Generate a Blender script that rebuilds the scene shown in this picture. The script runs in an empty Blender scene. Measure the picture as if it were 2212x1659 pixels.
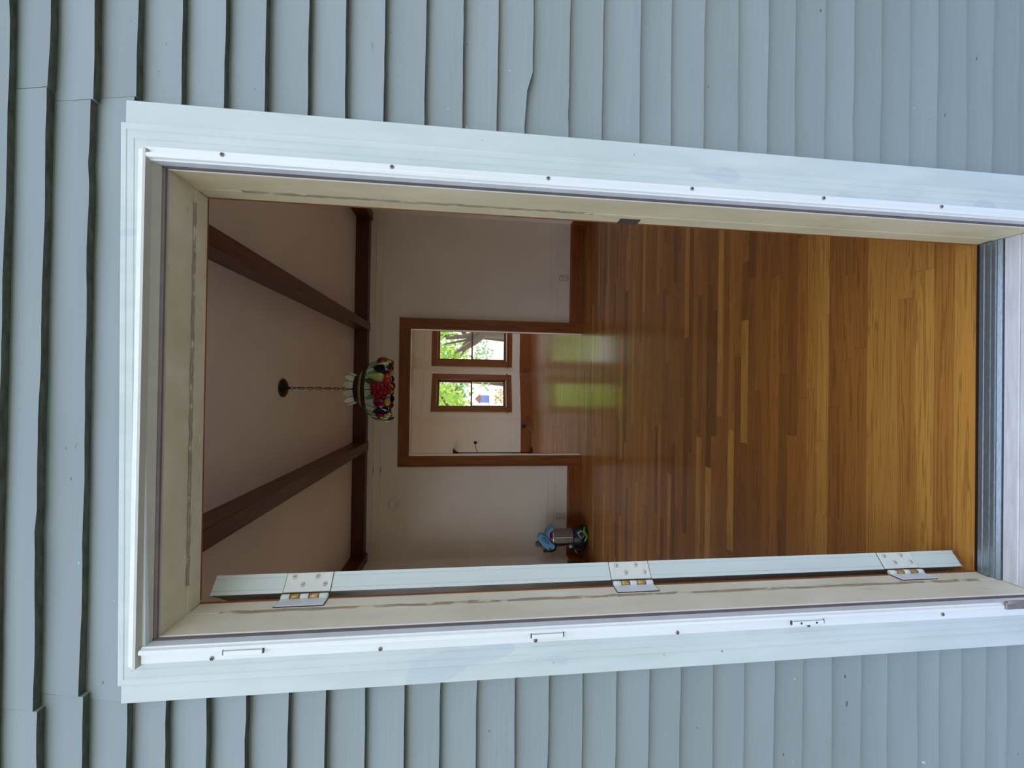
import bpy, bmesh, math, random
from mathutils import Vector, Matrix
import numpy as np
random.seed(7)
S = bpy.context.scene
COL = S.collection
PI = math.pi

# ------------------------------------------------------------------ camera
F_PX = 822.0
CAM = Vector((0.0, -0.78, 1.40))
_vy = Vector((1020 - 1106, 829.5 - 833, -F_PX)).normalized()      # world +Y seen in the camera frame
_vd = Vector((7860, -120, -F_PX))                                   # world -Z
_vz = -(_vd - _vy * _vy.dot(_vd)).normalized()
_vx = _vy.cross(_vz)
M = Matrix((_vx, _vy, _vz))                                         # camera -> world
cam = bpy.data.cameras.new('camera')
cam.sensor_fit = 'HORIZONTAL'; cam.sensor_width = 36.0
cam.lens = 36.0 * F_PX / 2212.0
cam.clip_start = 0.02; cam.clip_end = 400
camo = bpy.data.objects.new('camera', cam); COL.objects.link(camo)
camo.matrix_world = Matrix.Translation(CAM) @ M.to_4x4()
S.camera = camo

def at(x, y, Y):
    r = M @ Vector((x - 1106, 829.5 - y, -F_PX)); t = (Y - CAM.y) / r.y
    return CAM + r * t

# ------------------------------------------------------------------ light
S.view_settings.view_transform = 'Standard'
S.view_settings.look = 'None'
S.view_settings.exposure = 0.0
S.view_settings.gamma = 1.0
S.view_settings.use_curve_mapping = False
S.cycles.max_bounces = 10; S.cycles.diffuse_bounces = 6; S.cycles.glossy_bounces = 4
S.cycles.transparent_max_bounces = 12
S.cycles.sample_clamp_indirect = 6.0
SKY_STRENGTH = 2.1
w = bpy.data.worlds.new('sky'); S.world = w; w.use_nodes = True
nt = w.node_tree; nt.nodes.clear()
o_ = nt.nodes.new('ShaderNodeOutputWorld'); b_ = nt.nodes.new('ShaderNodeBackground')
tc = nt.nodes.new('ShaderNodeTexCoord'); sx = nt.nodes.new('ShaderNodeSeparateXYZ')
rp = nt.nodes.new('ShaderNodeValToRGB')
nt.links.new(tc.outputs['Generated'], sx.inputs[0]); nt.links.new(sx.outputs['Z'], rp.inputs[0])
rp.color_ramp.elements[0].position = 0.0; rp.color_ramp.elements[0].color = (0.98, 1.0, 1.0, 1)
rp.color_ramp.elements[1].position = 0.75; rp.color_ramp.elements[1].color = (0.60, 0.725, 0.95, 1)
nt.links.new(rp.outputs[0], b_.inputs[0]); b_.inputs[1].default_value = SKY_STRENGTH
nt.links.new(b_.outputs[0], o_.inputs[0])
sun = bpy.data.lights.new('sun', 'SUN'); sun.energy = 9.0; sun.angle = math.radians(1.5); sun.color = (1.0, 0.95, 0.85)
suno = bpy.data.objects.new('sun', sun); COL.objects.link(suno)
suno.rotation_euler = Vector((-0.16, -0.42, -0.95)).to_track_quat('-Z', 'Y').to_euler()
suno.location = (6, 14, 12)

# ------------------------------------------------------------------ materials
def lin(c):
    c = c / 255.0
    return c / 12.92 if c <= 0.04045 else ((c + 0.055) / 1.055) ** 2.4
def rgb(r, g, b): return (lin(r), lin(g), lin(b), 1.0)

def newmat(name):
    m = bpy.data.materials.new(name); m.use_nodes = True
    n = m.node_tree; bs = n.nodes['Principled BSDF']
    return m, n, bs
def N(n, t, **k):
    x = n.nodes.new(t)
    for a, b in k.items(): setattr(x, a, b)
    return x
def mixc(n, fac, a, b, mode='MIX'):
    x = N(n, 'ShaderNodeMix', data_type='RGBA', blend_type=mode)
    for i, v in ((0, fac), (6, a), (7, b)):
        if hasattr(v, 'is_linked'): n.links.new(v, x.inputs[i])
        else: x.inputs[i].default_value = v
    return x.outputs[2]
def noise(n, scale, detail=4, stretch=(1, 1, 1), coord='Object', rough=.55, offs=None):
    t = N(n, 'ShaderNodeTexCoord'); mp = N(n, 'ShaderNodeMapping'); mp.inputs['Scale'].default_value = stretch
    n.links.new(t.outputs[coord], mp.inputs[0])
    z = N(n, 'ShaderNodeTexNoise'); z.inputs['Scale'].default_value = scale; z.inputs['Detail'].default_value = detail
    z.inputs['Roughness'].default_value = rough
    n.links.new(mp.outputs[0], z.inputs[0])
    return z.outputs[0]
def ramp(n, f, *els):
    r = N(n, 'ShaderNodeValToRGB'); n.links.new(f, r.inputs[0])
    while len(r.color_ramp.elements) < len(els): r.color_ramp.elements.new(.5)
    for e, (p, c) in zip(r.color_ramp.elements, els):
        e.position = p; e.color = c if isinstance(c, tuple) else (c, c, c, 1)
    return r.outputs[0]
def bump(n, bs, h, strength=.3, dist=.002):
    b = N(n, 'ShaderNodeBump'); b.inputs['Strength'].default_value = strength; b.inputs['Distance'].default_value = dist
    n.links.new(h, b.inputs['Height']); n.links.new(b.outputs[0], bs.inputs['Normal'])
def plain(name, c, rough=.5, metal=0., var=.06, scale=20, stretch=(1, 1, 1), bmp=0., spec=.5):
    m, n, bs = newmat(name)
    z = noise(n, scale, 4, stretch)
    d = tuple(max(0, v * (1 - var * 2)) for v in c[:3]) + (1,); l = tuple(min(1, v * (1 + var * 2)) for v in c[:3]) + (1,)
    n.links.new(ramp(n, z, (.3, d), (.7, l)), bs.inputs['Base Color'])
    bs.inputs['Roughness'].default_value = rough; bs.inputs['Metallic'].default_value = metal
    bs.inputs['Specular IOR Level'].default_value = spec
    if bmp: bump(n, bs, z, bmp)
    return m

def clapboard_mat():
    m, n, bs = newmat('clapboard_paint')
    oi = N(n, 'ShaderNodeObjectInfo')
    base = ramp(n, oi.outputs['Random'], (0, rgb(139, 150, 152)), (1, rgb(148, 159, 162)))
    z = noise(n, 3.0, 5, (1, 6, 6))
    base = mixc(n, ramp(n, z, (.35, 0.0), (.75, .35)), base, rgb(128, 142, 142))
    chips = noise(n, 34, 3, (1, 1, 1.6))
    base = mixc(n, ramp(n, chips, (.765, 0.), (.785, .8)), base, rgb(225, 228, 222))
    dark = noise(n, 27, 2, (1.0, 3, 2.2), rough=.4)
    base = mixc(n, ramp(n, dark, (.77, 0.), (.79, .75)), base, rgb(66, 68, 60))
    n.links.new(base, bs.inputs['Base Color'])
    bs.inputs['Roughness'].default_value = .48
    g = noise(n, 14, 6, (.6, 8, 9))
    bump(n, bs, g, .28, .003)
    return m
def plank_mat():
    m, n, bs = newmat('oak_floor')
    a = N(n, 'ShaderNodeAttribute', attribute_name='tone')
    base = ramp(n, a.outputs['Fac'], (0, rgb(126, 74, 30)), (.35, rgb(156, 98, 40)), (.65, rgb(178, 116, 48)), (1, rgb(206, 148, 66)))
    t = N(n, 'ShaderNodeTexCoord'); mp = N(n, 'ShaderNodeMapping'); mp.inputs['Scale'].default_value = (.6, 24, 1)
    ad = N(n, 'ShaderNodeVectorMath', operation='ADD'); sc = N(n, 'ShaderNodeVectorMath', operation='SCALE')
    cb = N(n, 'ShaderNodeCombineXYZ'); n.links.new(a.outputs['Fac'], cb.inputs[0]); n.links.new(a.outputs['Fac'], cb.inputs[2])
    n.links.new(cb.outputs[0], sc.inputs[0]); sc.inputs['Scale'].default_value = 91.7
    n.links.new(t.outputs['Object'], mp.inputs[0]); n.links.new(mp.outputs[0], ad.inputs[0]); n.links.new(sc.outputs[0], ad.inputs[1])
    z = N(n, 'ShaderNodeTexNoise'); z.inputs['Scale'].default_value = 2.2; z.inputs['Detail'].default_value = 5; z.inputs['Distortion'].default_value = .9
    n.links.new(ad.outputs[0], z.inputs[0])
    wv = N(n, 'ShaderNodeMath', operation='SINE'); ml = N(n, 'ShaderNodeMath', operation='MULTIPLY'); ml.inputs[1].default_value = 34
    n.links.new(z.outputs[0], ml.inputs[0]); n.links.new(ml.outputs[0], wv.inputs[0])
    base = mixc(n, ramp(n, wv.outputs[0], (.35, 0.), (1., .62)), base, mixc(n, 1., base, (.50, .42, .34, 1), 'MULTIPLY'))
    fine = N(n, 'ShaderNodeTexNoise'); fine.inputs['Scale'].default_value = 11; fine.inputs['Detail'].default_value = 3
    n.links.new(ad.outputs[0], fine.inputs[0])
    base = mixc(n, ramp(n, fine.outputs[0], (.4, 0.), (.7, .35)), base, mixc(n, 1., base, (.62, .55, .5, 1), 'MULTIPLY'))
    n.links.new(base, bs.inputs['Base Color'])
    bs.inputs['Roughness'].default_value = .42
    bs.inputs['Coat Weight'].default_value = .7; bs.inputs['Coat Roughness'].default_value = .15
    bump(n, bs, z.outputs[0], .05, .001)
    return m
def wood_mat(name, dark, light, axis=(1, 20, 20), rough=.4, coat=.25):
    m, n, bs = newmat(name)
    z = noise(n, 3.0, 6, axis)
    n.links.new(ramp(n, z, (.3, dark), (.72, light)), bs.inputs['Base Color'])
    bs.inputs['Roughness'].default_value = rough; bs.inputs['Coat Weight'].default_value = coat; bs.inputs['Coat Roughness'].default_value = .25
    bump(n, bs, z, .08, .001)
    return m
def trim_mat():
    m, n, bs = newmat('casing_paint')
    z = noise(n, 5, 4, (3, 3, .8))
    base = ramp(n, z, (.35, rgb(205, 216, 216)), (.7, rgb(219, 228, 228)))
    p = noise(n, 3.2, 2, (2.4, 1, 1.))
    base = mixc(n, ramp(n, p, (.62, 0.), (.635, .55)), base, rgb(192, 204, 214))
    k = noise(n, 60, 2)
    base = mixc(n, ramp(n, k, (.78, 0.), (.80, .8)), base, rgb(120, 116, 110))
    n.links.new(base, bs.inputs['Base Color']); bs.inputs['Roughness'].default_value = .42
    bump(n, bs, noise(n, 22, 4, (6, 6, .6)), .12, .002)
    return m
def jamb_mat(name='jamb_paint', A=(196, 185, 152), B=(214, 204, 176)):
    m, n, bs = newmat(name)
    z = noise(n, 6, 5, (2, 2, .8))
    base = ramp(n, z, (.3, rgb(*A)), (.7, rgb(*B)))
    s = noise(n, 14, 4, (1.5, 3, .7))
    base = mixc(n, ramp(n, s, (.66, 0.), (.74, .45)), base, rgb(150, 134, 96))
    n.links.new(base, bs.inputs['Base Color']); bs.inputs['Roughness'].default_value = .5
    bump(n, bs, z, .15, .003)
    return m
def scar_mat():
    m, n, bs = newmat('old_adhesive')
    z = noise(n, 30, 4, (1, 1, .55))
    n.links.new(ramp(n, z, (.36, rgb(206, 198, 174)), (.41, rgb(168, 156, 130)), (.60, rgb(146, 132, 116)), (.66, rgb(200, 192, 168))), bs.inputs['Base Color'])
    bs.inputs['Roughness'].default_value = .8; bump(n, bs, z, .5, .003)
    return m
def alu_mat(name, c, rough=.38, stretch=(8, 60, 8)):
    m, n, bs = newmat(name)
    z = noise(n, 9, 5, stretch)
    n.links.new(ramp(n, z, (.3, tuple(v * .72 for v in c[:3]) + (1,)), (.7, c)), bs.inputs['Base Color'])
    bs.inputs['Metallic'].default_value = .85; bs.inputs['Roughness'].default_value = rough
    return m
def glass_mat(name, tint=(1, 1, 1, 1), refl=.06):
    m = bpy.data.materials.new(name); m.use_nodes = True; n = m.node_tree; n.nodes.clear()
    o = N(n, 'ShaderNodeOutputMaterial'); t = N(n, 'ShaderNodeBsdfTransparent'); g = N(n, 'ShaderNodeBsdfGlossy'); mx = N(n, 'ShaderNodeMixShader')
    t.inputs[0].default_value = tint; g.inputs['Roughness'].default_value = .02; mx.inputs[0].default_value = refl
    n.links.new(t.outputs[0], mx.inputs[1]); n.links.new(g.outputs[0], mx.inputs[2]); n.links.new(mx.outputs[0], o.inputs[0])
    return m
def smoke_mat():
    m, n, bs = newmat('smoked_plastic')
    bs.inputs['Base Color'].default_value = rgb(158, 150, 142); bs.inputs['Roughness'].default_value = .15; bs.inputs['Alpha'].default_value = .55
    return m
def leaf_mat(name, a, b):
    m, n, bs = newmat(name)
    g = N(n, 'ShaderNodeNewGeometry')
    n.links.new(ramp(n, g.outputs['Random Per Island'], (0, a), (1, b)), bs.inputs['Base Color'])
    bs.inputs['Roughness'].default_value = .6
    tr = N(n, 'ShaderNodeBsdfTranslucent'); mx = N(n, 'ShaderNodeMixShader'); mx.inputs[0].default_value = .45
    n.links.new(ramp(n, g.outputs['Random Per Island'], (0, a), (1, b)), tr.inputs[0])
    n.links.new(bs.outputs[0], mx.inputs[1]); n.links.new(tr.outputs[0], mx.inputs[2])
    n.links.new(mx.outputs[0], n.nodes['Material Output'].inputs[0])
    return m

MT = dict(
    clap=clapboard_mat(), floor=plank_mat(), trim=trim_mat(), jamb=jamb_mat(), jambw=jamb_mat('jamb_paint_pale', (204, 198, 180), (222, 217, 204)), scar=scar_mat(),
    butt=plain('shaded_underside', rgb(78, 82, 68), .8, 0., .2, 30, (1, 4, 4)),  # board undersides darkened, their shade is put into the colour
    sheath=plain('sheathing', rgb(70, 70, 62), .9),
    storm=plain('white_aluminium', rgb(243, 247, 249), .28, 0., .02, 8, (3, 3, .4)),
    stormret=plain('grey_aluminium', rgb(208, 216, 226), .35, .1, .03),
    weather=plain('weatherstrip', rgb(112, 100, 98), .8),
    beige=plain('shaded_aluminium', rgb(176, 172, 156), .5, 0., .03),  # darker tint paints the shade under the head rail
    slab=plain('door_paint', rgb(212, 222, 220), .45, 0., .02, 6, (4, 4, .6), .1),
    slabin=plain('door_inner_shaded', rgb(150, 150, 150), .5),  # inner door face greyed, its shadow is put into the colour
    leafplate=plain('hinge_paint', rgb(222, 226, 218), .45, 0., .03, 40),
    brass=plain('worn_brass', rgb(188, 158, 96), .4, .6, .12, 60),
    rust=plain('rust', rgb(128, 84, 52), .8, 0., .2, 80),
    screw=plain('screw_steel', rgb(146, 140, 134), .4, .5, .1, 90),
    slot=plain('slot_and_gap_shadow', rgb(70, 62, 56), .7),
    alu=alu_mat('threshold_aluminium', rgb(176, 188, 196)),
    sill=plain('sill_paint', rgb(214, 212, 214), .55, 0., .06, 12, (.8, 8, 8), .2),
    wall=plain('wall_paint', rgb(240, 232, 222), .7, 0., .015, 2, bmp=0.),
    ceil=plain('ceiling_paint', rgb(228, 214, 201), .8, 0., .02, 2),
    whitein=plain('white_interior_paint', rgb(232, 230, 224), .5, 0., .01),
    beam=wood_mat('beam_wood', rgb(68, 29, 12), rgb(108, 56, 27), (14, 1.2, 14), .42, .2),
    beamx=wood_mat('beam_wood_cross', rgb(60, 24, 10), rgb(92, 44, 22), (1.2, 14, 14), .42, .2),
    casev=wood_mat('casing_wood', rgb(116, 64, 26), rgb(158, 96, 46), (16, 16, 1.2), .38, .35),
    caseh=wood_mat('casing_wood_level', rgb(114, 62, 26), rgb(150, 90, 44), (1.2, 16, 16), .38, .35),
    basew=wood_mat('baseboard_wood', rgb(120, 62, 24), rgb(160, 92, 42), (1.2, 16, 16), .36, .35),
    sub=plain('subfloor', rgb(40, 22, 12), .9),
    pane=glass_mat('window_glass'),
    black=plain('black_plastic', rgb(22, 24, 30), .35),
    blackm=plain('black_metal', rgb(28, 26, 30), .45, .3),
    outlet=plain('outlet_plastic', rgb(212, 202, 196), .4),
    cord=plain('grey_cord', rgb(150, 146, 140), .5),
    bronze=plain('dark_bronze', rgb(58, 48, 30), .45, .7, .15, 40),
    chain=plain('chain_metal', rgb(96, 74, 56), .45, .6, .1, 60),
    lead=plain('dark_lead_band', rgb(28, 32, 22), .5, .3),
    glassw=plain('milky_glass', rgb(196, 206, 188), .2, 0., .06, 18),
    glassg=plain('leaf_green_glass', rgb(98, 140, 106), .2, 0., .15, 20),
    glassd=plain('dark_green_glass', rgb(58, 74, 30), .2, 0., .2, 20),
    pear=plain('pear_glass', rgb(178, 190, 112), .12, 0., .12, 14),
    red=plain('red_glass', rgb(138, 8, 26), .16, 0., .15, 20, spec=.4),
    plum=plain('plum_glass', rgb(118, 10, 44), .08, 0., .2, 18),
    orange=plain('orange_red_glass', rgb(186, 52, 28), .1, 0., .18, 16),
    navy=plain('navy_glass', rgb(18, 22, 44), .08, 0., .2, 18),
    yellow=plain('yellow_glass', rgb(186, 166, 62), .15, 0., .12, 18),
    blue=plain('blue_plastic', rgb(104, 160, 204), .35), bluedark=plain('blue_plastic_dark', rgb(76, 124, 168), .4),
    green=plain('lime_plastic', rgb(104, 172, 40), .35),
    silver=plain('silver_plastic', rgb(184, 188, 192), .25, .6, .03),
    smoke=smoke_mat(),
    dust=plain('dust', rgb(126, 122, 100), .9, 0., .2, 40),
    greyp=plain('grey_plastic', rgb(92, 86, 86), .5),
    lawn=plain('lawn', rgb(90, 88, 66), .9, 0., .15, 3),
    bounce=plain('bounce_paint', rgb(172, 178, 198), .6, 0., .04, 6),
    stone=plain('concrete', rgb(190, 186, 178), .85, 0., .08, 8),
    blocker_green=plain('blocker_green', rgb(52, 70, 38), .9, 0., .3, 4),
    bark=plain('bark', rgb(104, 92, 80), .9, 0., .2, 14, (6, 6, 1), .4),
    leaf1=leaf_mat('leaf_yellow_green', rgb(150, 200, 84), rgb(216, 236, 128)),
    leaf2=leaf_mat('leaf_green', rgb(120, 176, 104), rgb(190, 222, 150)),
    leaf3=leaf_mat('leaf_pale', rgb(140, 186, 140), rgb(214, 232, 180)),
    leaf4=leaf_mat('leaf_orange', rgb(196, 160, 80), rgb(228, 196, 110)),
    housew=plain('blue_house_paint', rgb(120, 138, 196), .8), roof=plain('roof_red', rgb(150, 90, 80), .8),
    roofd=plain('roofing', rgb(70, 70, 74), .9),
)

# ------------------------------------------------------------------ mesh helpers
def V(*a): return Vector(a)
class MB:
    def __init__(s): s.v = []; s.f = []; s.m = []; s.sm = []
    def add(s, vs, fs, mi=0, smooth=False):
        k = len(s.v); s.v += [tuple(p) for p in vs]
        for f in fs: s.f.append([i + k for i in f]); s.m.append(mi); s.sm.append(smooth)
        return s
    def box(s, a, b, mi=0, bev=0., T=None):
        (x0, y0, z0), (x1, y1, z1) = [(min(p, q), max(p, q)) for p, q in zip(a, b)].__iter__().__class__ and ((min(a[0], b[0]), min(a[1], b[1]), min(a[2], b[2])), (max(a[0], b[0]), max(a[1], b[1]), max(a[2], b[2])))
        if bev <= 0:
            vs = [(x, y, z) for x in (x0, x1) for y in (y0, y1) for z in (z0, z1)]
            fs = [(0, 1, 3, 2), (4, 6, 7, 5), (0, 4, 5, 1), (2, 3, 7, 6), (0, 2, 6, 4), (1, 5, 7, 3)]
        else:
            bev = min(bev, (x1 - x0) * .45, (y1 - y0) * .45, (z1 - z0) * .45)
            vs = []; idx = {}
            lo = (x0, y0, z0); hi = (x1, y1, z1)
            for c in range(8):
                sg = [(c >> k) & 1 for k in range(3)]
                for ax in range(3):
                    p = []
                    for k in range(3):
                        e = hi[k] if sg[k] else lo[k]
                        if k != ax: e += -bev if sg[k] else bev
                        p.append(e)
                    idx[(c, ax)] = len(vs); vs.append(tuple(p))
            fs = []
            for ax in range(3):
                u, w = [k for k in range(3) if k != ax]
                for sd in (0, 1):
                    q = [(sd << ax) | (p << u) | (r << w) for p, r in ((0, 0), (1, 0), (1, 1), (0, 1))]
                    fs.append([idx[(c, ax)] for c in q])
            for ax in range(3):
                u, w = [k for k in range(3) if k != ax]
                for p in (0, 1):
                    for r in (0, 1):
                        c0 = (p << u) | (r << w); c1 = c0 | (1 << ax)
                        fs.append([idx[(c0, u)], idx[(c1, u)], idx[(c1, w)], idx[(c0, w)]])
            for c in range(8): fs.append([idx[(c, 0)], idx[(c, 1)], idx[(c, 2)]])
        if T: vs = [T @ Vector(p) for p in vs]
        return s.add(vs, fs, mi)
    def prism(s, pts, axis, a, b, mi=0, T=None, a_off=None, b_off=None):
        """closed 2-D outline swept along an axis; pts are the two other coordinates in axis order"""
        n = len(pts); vs = []
        for e, off in ((a, a_off), (b, b_off)):
            for i, (p, q) in enumerate(pts):
                t = e + (off(p, q) if off else 0)
                vs.append({'x': (t, p, q), 'y': (p, t, q), 'z': (p, q, t)}[axis])
        if T: vs = [T @ Vector(p) for p in vs]
        fs = [tuple(range(n))[::-1], tuple(range(n, 2 * n))] + [(i, (i + 1) % n, n + (i + 1) % n, n + i) for i in range(n)]
        return s.add(vs, fs, mi)
    def lathe(s, prof, c=(0, 0, 0), n=24, mi=0, T=None, smooth=True, a0=0., a1=2 * PI, capb=False, capt=False):
        full = abs(a1 - a0 - 2 * PI) < 1e-6; k = n if full else n + 1
        vs = [(c[0] + r * math.cos(a0 + (a1 - a0) * j / n), c[1] + r * math.sin(a0 + (a1 - a0) * j / n), c[2] + z) for r, z in prof for j in range(k)]
        if T: vs = [T @ Vector(p) for p in vs]
        fs = [(i * k + j, i * k + (j + 1) % k, (i + 1) * k + (j + 1) % k, (i + 1) * k + j) for i in range(len(prof) - 1) for j in range(n)]
        if capb: fs.append(tuple(range(k))[::-1])
        if capt: fs.append(tuple(range((len(prof) - 1) * k, len(prof) * k)))
        return s.add(vs, fs, mi, smooth)
    def tube(s, path, r, n=8, mi=0, closed=False, taper=None):
        path = [Vector(p) for p in path]; m = len(path); vs = []
        up = None
        for i, p in enumerate(path):
            t = (path[(i + 1) % m] - path[i - 1]) if closed else (path[min(i + 1, m - 1)] - path[max(i - 1, 0)])
            t.normalize()
            if up is None:
                up = t.orthogonal().normalized()
            u = (up - t * up.dot(t)).normalized(); up = u; v = t.cross(u)
            rr = r if taper is None else taper[i] if isinstance(taper, (list, tuple)) else r + (taper - r) * i / (m - 1)
            for j in range(n):
                a = 2 * PI * j / n; vs.append(p + u * (rr * math.cos(a)) + v * (rr * math.sin(a)))
        fs = [(i * n + j, i * n + (j + 1) % n, ((i + 1) % m) * n + (j + 1) % n, ((i + 1) % m) * n + j) for i in range(m if closed else m - 1) for j in range(n)]
        if not closed: fs += [tuple(range(n))[::-1], tuple(range((m - 1) * n, m * n))]
        return s.add(vs, fs, mi, True)
    def ball(s, c, r, n=12, m=8, mi=0, T=None):
        r = r if isinstance(r, (tuple, list)) else (r, r, r)
        vs = [(0, 0, 1)] ; 
        for i in range(1, m):
            t = PI * i / m
            for j in range(n): vs.append((math.sin(t) * math.cos(2 * PI * j / n), math.sin(t) * math.sin(2 * PI * j / n), math.cos(t)))
        vs.append((0, 0, -1)); L = len(vs) - 1
        fs = [(0, 1 + j, 1 + (j + 1) % n) for j in range(n)]
        for i in range(m - 2):
            for j in range(n): fs.append((1 + i * n + j, 1 + (i + 1) * n + j, 1 + (i + 1) * n + (j + 1) % n, 1 + i * n + (j + 1) % n))
        fs += [(L, 1 + (m - 2) * n + (j + 1) % n, 1 + (m - 2) * n + j) for j in range(n)]
        vs = [Vector((p[0] * r[0], p[1] * r[1], p[2] * r[2])) for p in vs]
        if T: vs = [T @ p for p in vs]
        vs = [p + Vector(c) for p in vs]
        return s.add(vs, fs, mi, True)
    def build(s, name, mats, parent=None, tone=None, fixn=True):
        me = bpy.data.meshes.new(name)
        o = bpy.data.objects.new(name, me); COL.objects.link(o)
        off = Vector((0, 0, 0))
        if parent is not None:
            o.parent = parent; off = ORIG.get(parent.name, Vector((0, 0, 0)))
        me.from_pydata([(p[0] - off.x, p[1] - off.y, p[2] - off.z) for p in s.v], [], s.f)
        for mt in (mats if isinstance(mats, (list, tuple)) else [mats]): me.materials.append(mt)
        me.polygons.foreach_set('material_index', s.m); me.polygons.foreach_set('use_smooth', s.sm)
        if fixn:
            bm = bmesh.new(); bm.from_mesh(me); bmesh.ops.recalc_face_normals(bm, faces=bm.faces[:]); bm.to_mesh(me); bm.free()
        if tone is not None:
            at_ = me.attributes.new('tone', 'FLOAT', 'FACE')
            at_.data.foreach_set('value', tone if isinstance(tone, (list, np.ndarray)) else [tone] * len(me.polygons))
        me.update()
        ORIG[o.name] = off
        return o
ORIG = {}
def thing(name, label, cat, loc, group=None):
    o = bpy.data.objects.new(name, None); COL.objects.link(o); o.empty_display_size = .05
    o.location = loc; ORIG[o.name] = Vector(loc)
    o['label'] = label; o['category'] = cat
    if group: o['group'] = group
    return o
def tag(o, label, cat, group=None, kind=None):
    o['label'] = label; o['category'] = cat
    if group: o['group'] = group
    if kind: o['kind'] = kind
    return o
def struct(o, label=None, cat=None):
    o['kind'] = 'structure'
    if label: o['label'] = label
    if cat: o['category'] = cat
    return o
def sempty(name, label, cat):
    o = bpy.data.objects.new(name, None); COL.objects.link(o); ORIG[o.name] = Vector((0, 0, 0))
    return struct(o, label, cat)
def inst(src, name, loc, parent=None, rot=None):
    """another copy sharing mesh data, at a world place"""
    c = src.copy(); c.name = name; COL.objects.link(c)
    off = ORIG.get(parent.name, Vector((0, 0, 0))) if parent is not None else Vector((0, 0, 0))
    c.parent = parent; c.location = Vector(loc) - off
    if rot: c.rotation_euler = rot
    return c

# ------------------------------------------------------------------ front wall and its clapboards

JL, JR, HZ = -0.494, 0.412, 1.994            # clear opening between the jambs
ys, yi = 0.032, 0.138                          # sheathing face, inner plaster face
b = MB()
b.box((-2.6, ys, -.6), (JL - .016, yi, 3.05)).box((JR + .016, ys, -.6), (2.6, yi, 3.05)).box((JL - .016, ys, HZ + .016), (JR + .016, yi, 3.05))
b.box((JL - .016, ys, -.6), (JR + .016, yi, -.045))
wall_front = struct(b.build('wall_front', [MT['sheath'], MT['wall']]), 'house wall of blue-grey painted wooden clapboards around the open doorway', 'wall')
for p in wall_front.data.polygons:
    if p.center.y > yi - .002: p.material_index = 1

def clap(x0, x1, z0, z1, kink=None):
    n = max(2, int((x1 - x0) / .04)); vs = []
    rs = random.Random(int(z0 * 1e4) + int(x0 * 100)); ph = [rs.uniform(0, 6) for _ in range(4)]
    proud = rs.uniform(-.0012, .0012)
    for i in range(n + 1):
        x = x0 + (x1 - x0) * i / n
        dz = .0008 * math.sin(x * 4 + ph[0]) + .0003 * math.sin(x * 23 + ph[1]) + rs.uniform(-.0006, .0006)
        dy = proud + .0010 * math.sin(x * 6 + ph[2]) + .0005 * math.sin(x * 23 + ph[3])
        if rs.random() < .03: dz += rs.uniform(.001, .0025)
        if kink: dz += kink(x)
        top = z1 + .010
        h = top - z0 - dz
        vs += [(x, .0130 + dy, z0 + dz), (x, .0171 + dy * .8, z0 + dz + h * .24), (x, .0224 + dy * .4, z0 + dz + h * .58), (x, .0285, top), (x, .0318, top), (x, .0272, z0 + dz)]
    fs = []; K = 6
    for i in range(n):
        for k in range(K):
            a = i * K + k; c = i * K + (k + 1) % K
            fs.append((a, c, c + K, a + K))
    fs += [tuple(range(K)), tuple(n * K + k for k in range(K))[::-1]]
    b = MB().add(vs, fs)
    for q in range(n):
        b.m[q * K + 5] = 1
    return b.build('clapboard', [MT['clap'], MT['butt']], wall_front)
RZ = [.244, .322, .396, .470, .539, .612, .686, .753, .824, .903, .979, 1.052, 1.133, 1.206, 1.299, 1.358, 1.428, 1.504, 1.585, 1.659, 1.731, 1.809, 1.884, 1.960, 2.036]
RZ = [.244 - .0745 * k for k in range(6, 0, -1)] + RZ
LZ = [.119, .179, .244, .303, .362, .439, .509, .581, .652, .721, .795, .867, .942, 1.012, 1.086, 1.160, 1.232, 1.302, 1.382, 1.455, 1.526, 1.603, 1.676, 1.747, 1.824, 1.893, 1.965, 2.036]
LZ = [.119 - .066 * k for k in range(5, 0, -1)] + LZ
KS = 1.012
def zz(z): return 1.40 + (z - 1.40) * KS
kink_row = 1.299
for j in range(len(RZ) - 1):
    kk = None
    if RZ[j] == kink_row: kk = lambda x: -.010 * max(0, min(1, (x - .628) / .030)) - .004 * max(0, min(1, (x - .56) / .07))
    clap(.505, 2.55, zz(RZ[j]), zz(RZ[j + 1]), kk)
for j in range(len(LZ) - 1): clap(-2.55, -.575, zz(LZ[j]), zz(LZ[j + 1]))
top = [2.036, 2.110, 2.184, 2.252]
top += [top[-1] + .0735 * k for k in range(1, 10)]
for j in range(len(top) - 1):
    z0, z1 = zz(top[j]), zz(top[j + 1])
    if j < 3:
        jr = .533 + (.008, -.004, .012)[j]; jl = -.600 + (-.006, .008, -.014)[j]
        clap(-2.55, jl - .0005, z0 - .004, z1); clap(jl + .0005, jr - .0005, z0 + .004, z1 + .003); clap(jr + .0005, 2.55, z0, z1)
    else: clap(-2.55, 2.55, z0, z1)

# ------------------------------------------------------------------ outside door trim
trim1 = sempty('trim_1', 'white painted wooden casing boards around the outside of the doorway', 'door trim')
CL, CR = -.606, .530
oc = [(.0, .0)]
b = MB().box((.4840, .0065, -.2), (CR, .0318, 2.058), bev=.002); o = b.build('outer_casing_board', MT['trim'], trim1)
b = MB().box((CL, .0065, -.2), (-.5700, .0318, 2.046), bev=.002); b.build('outer_casing_board', MT['trim'], trim1)
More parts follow.
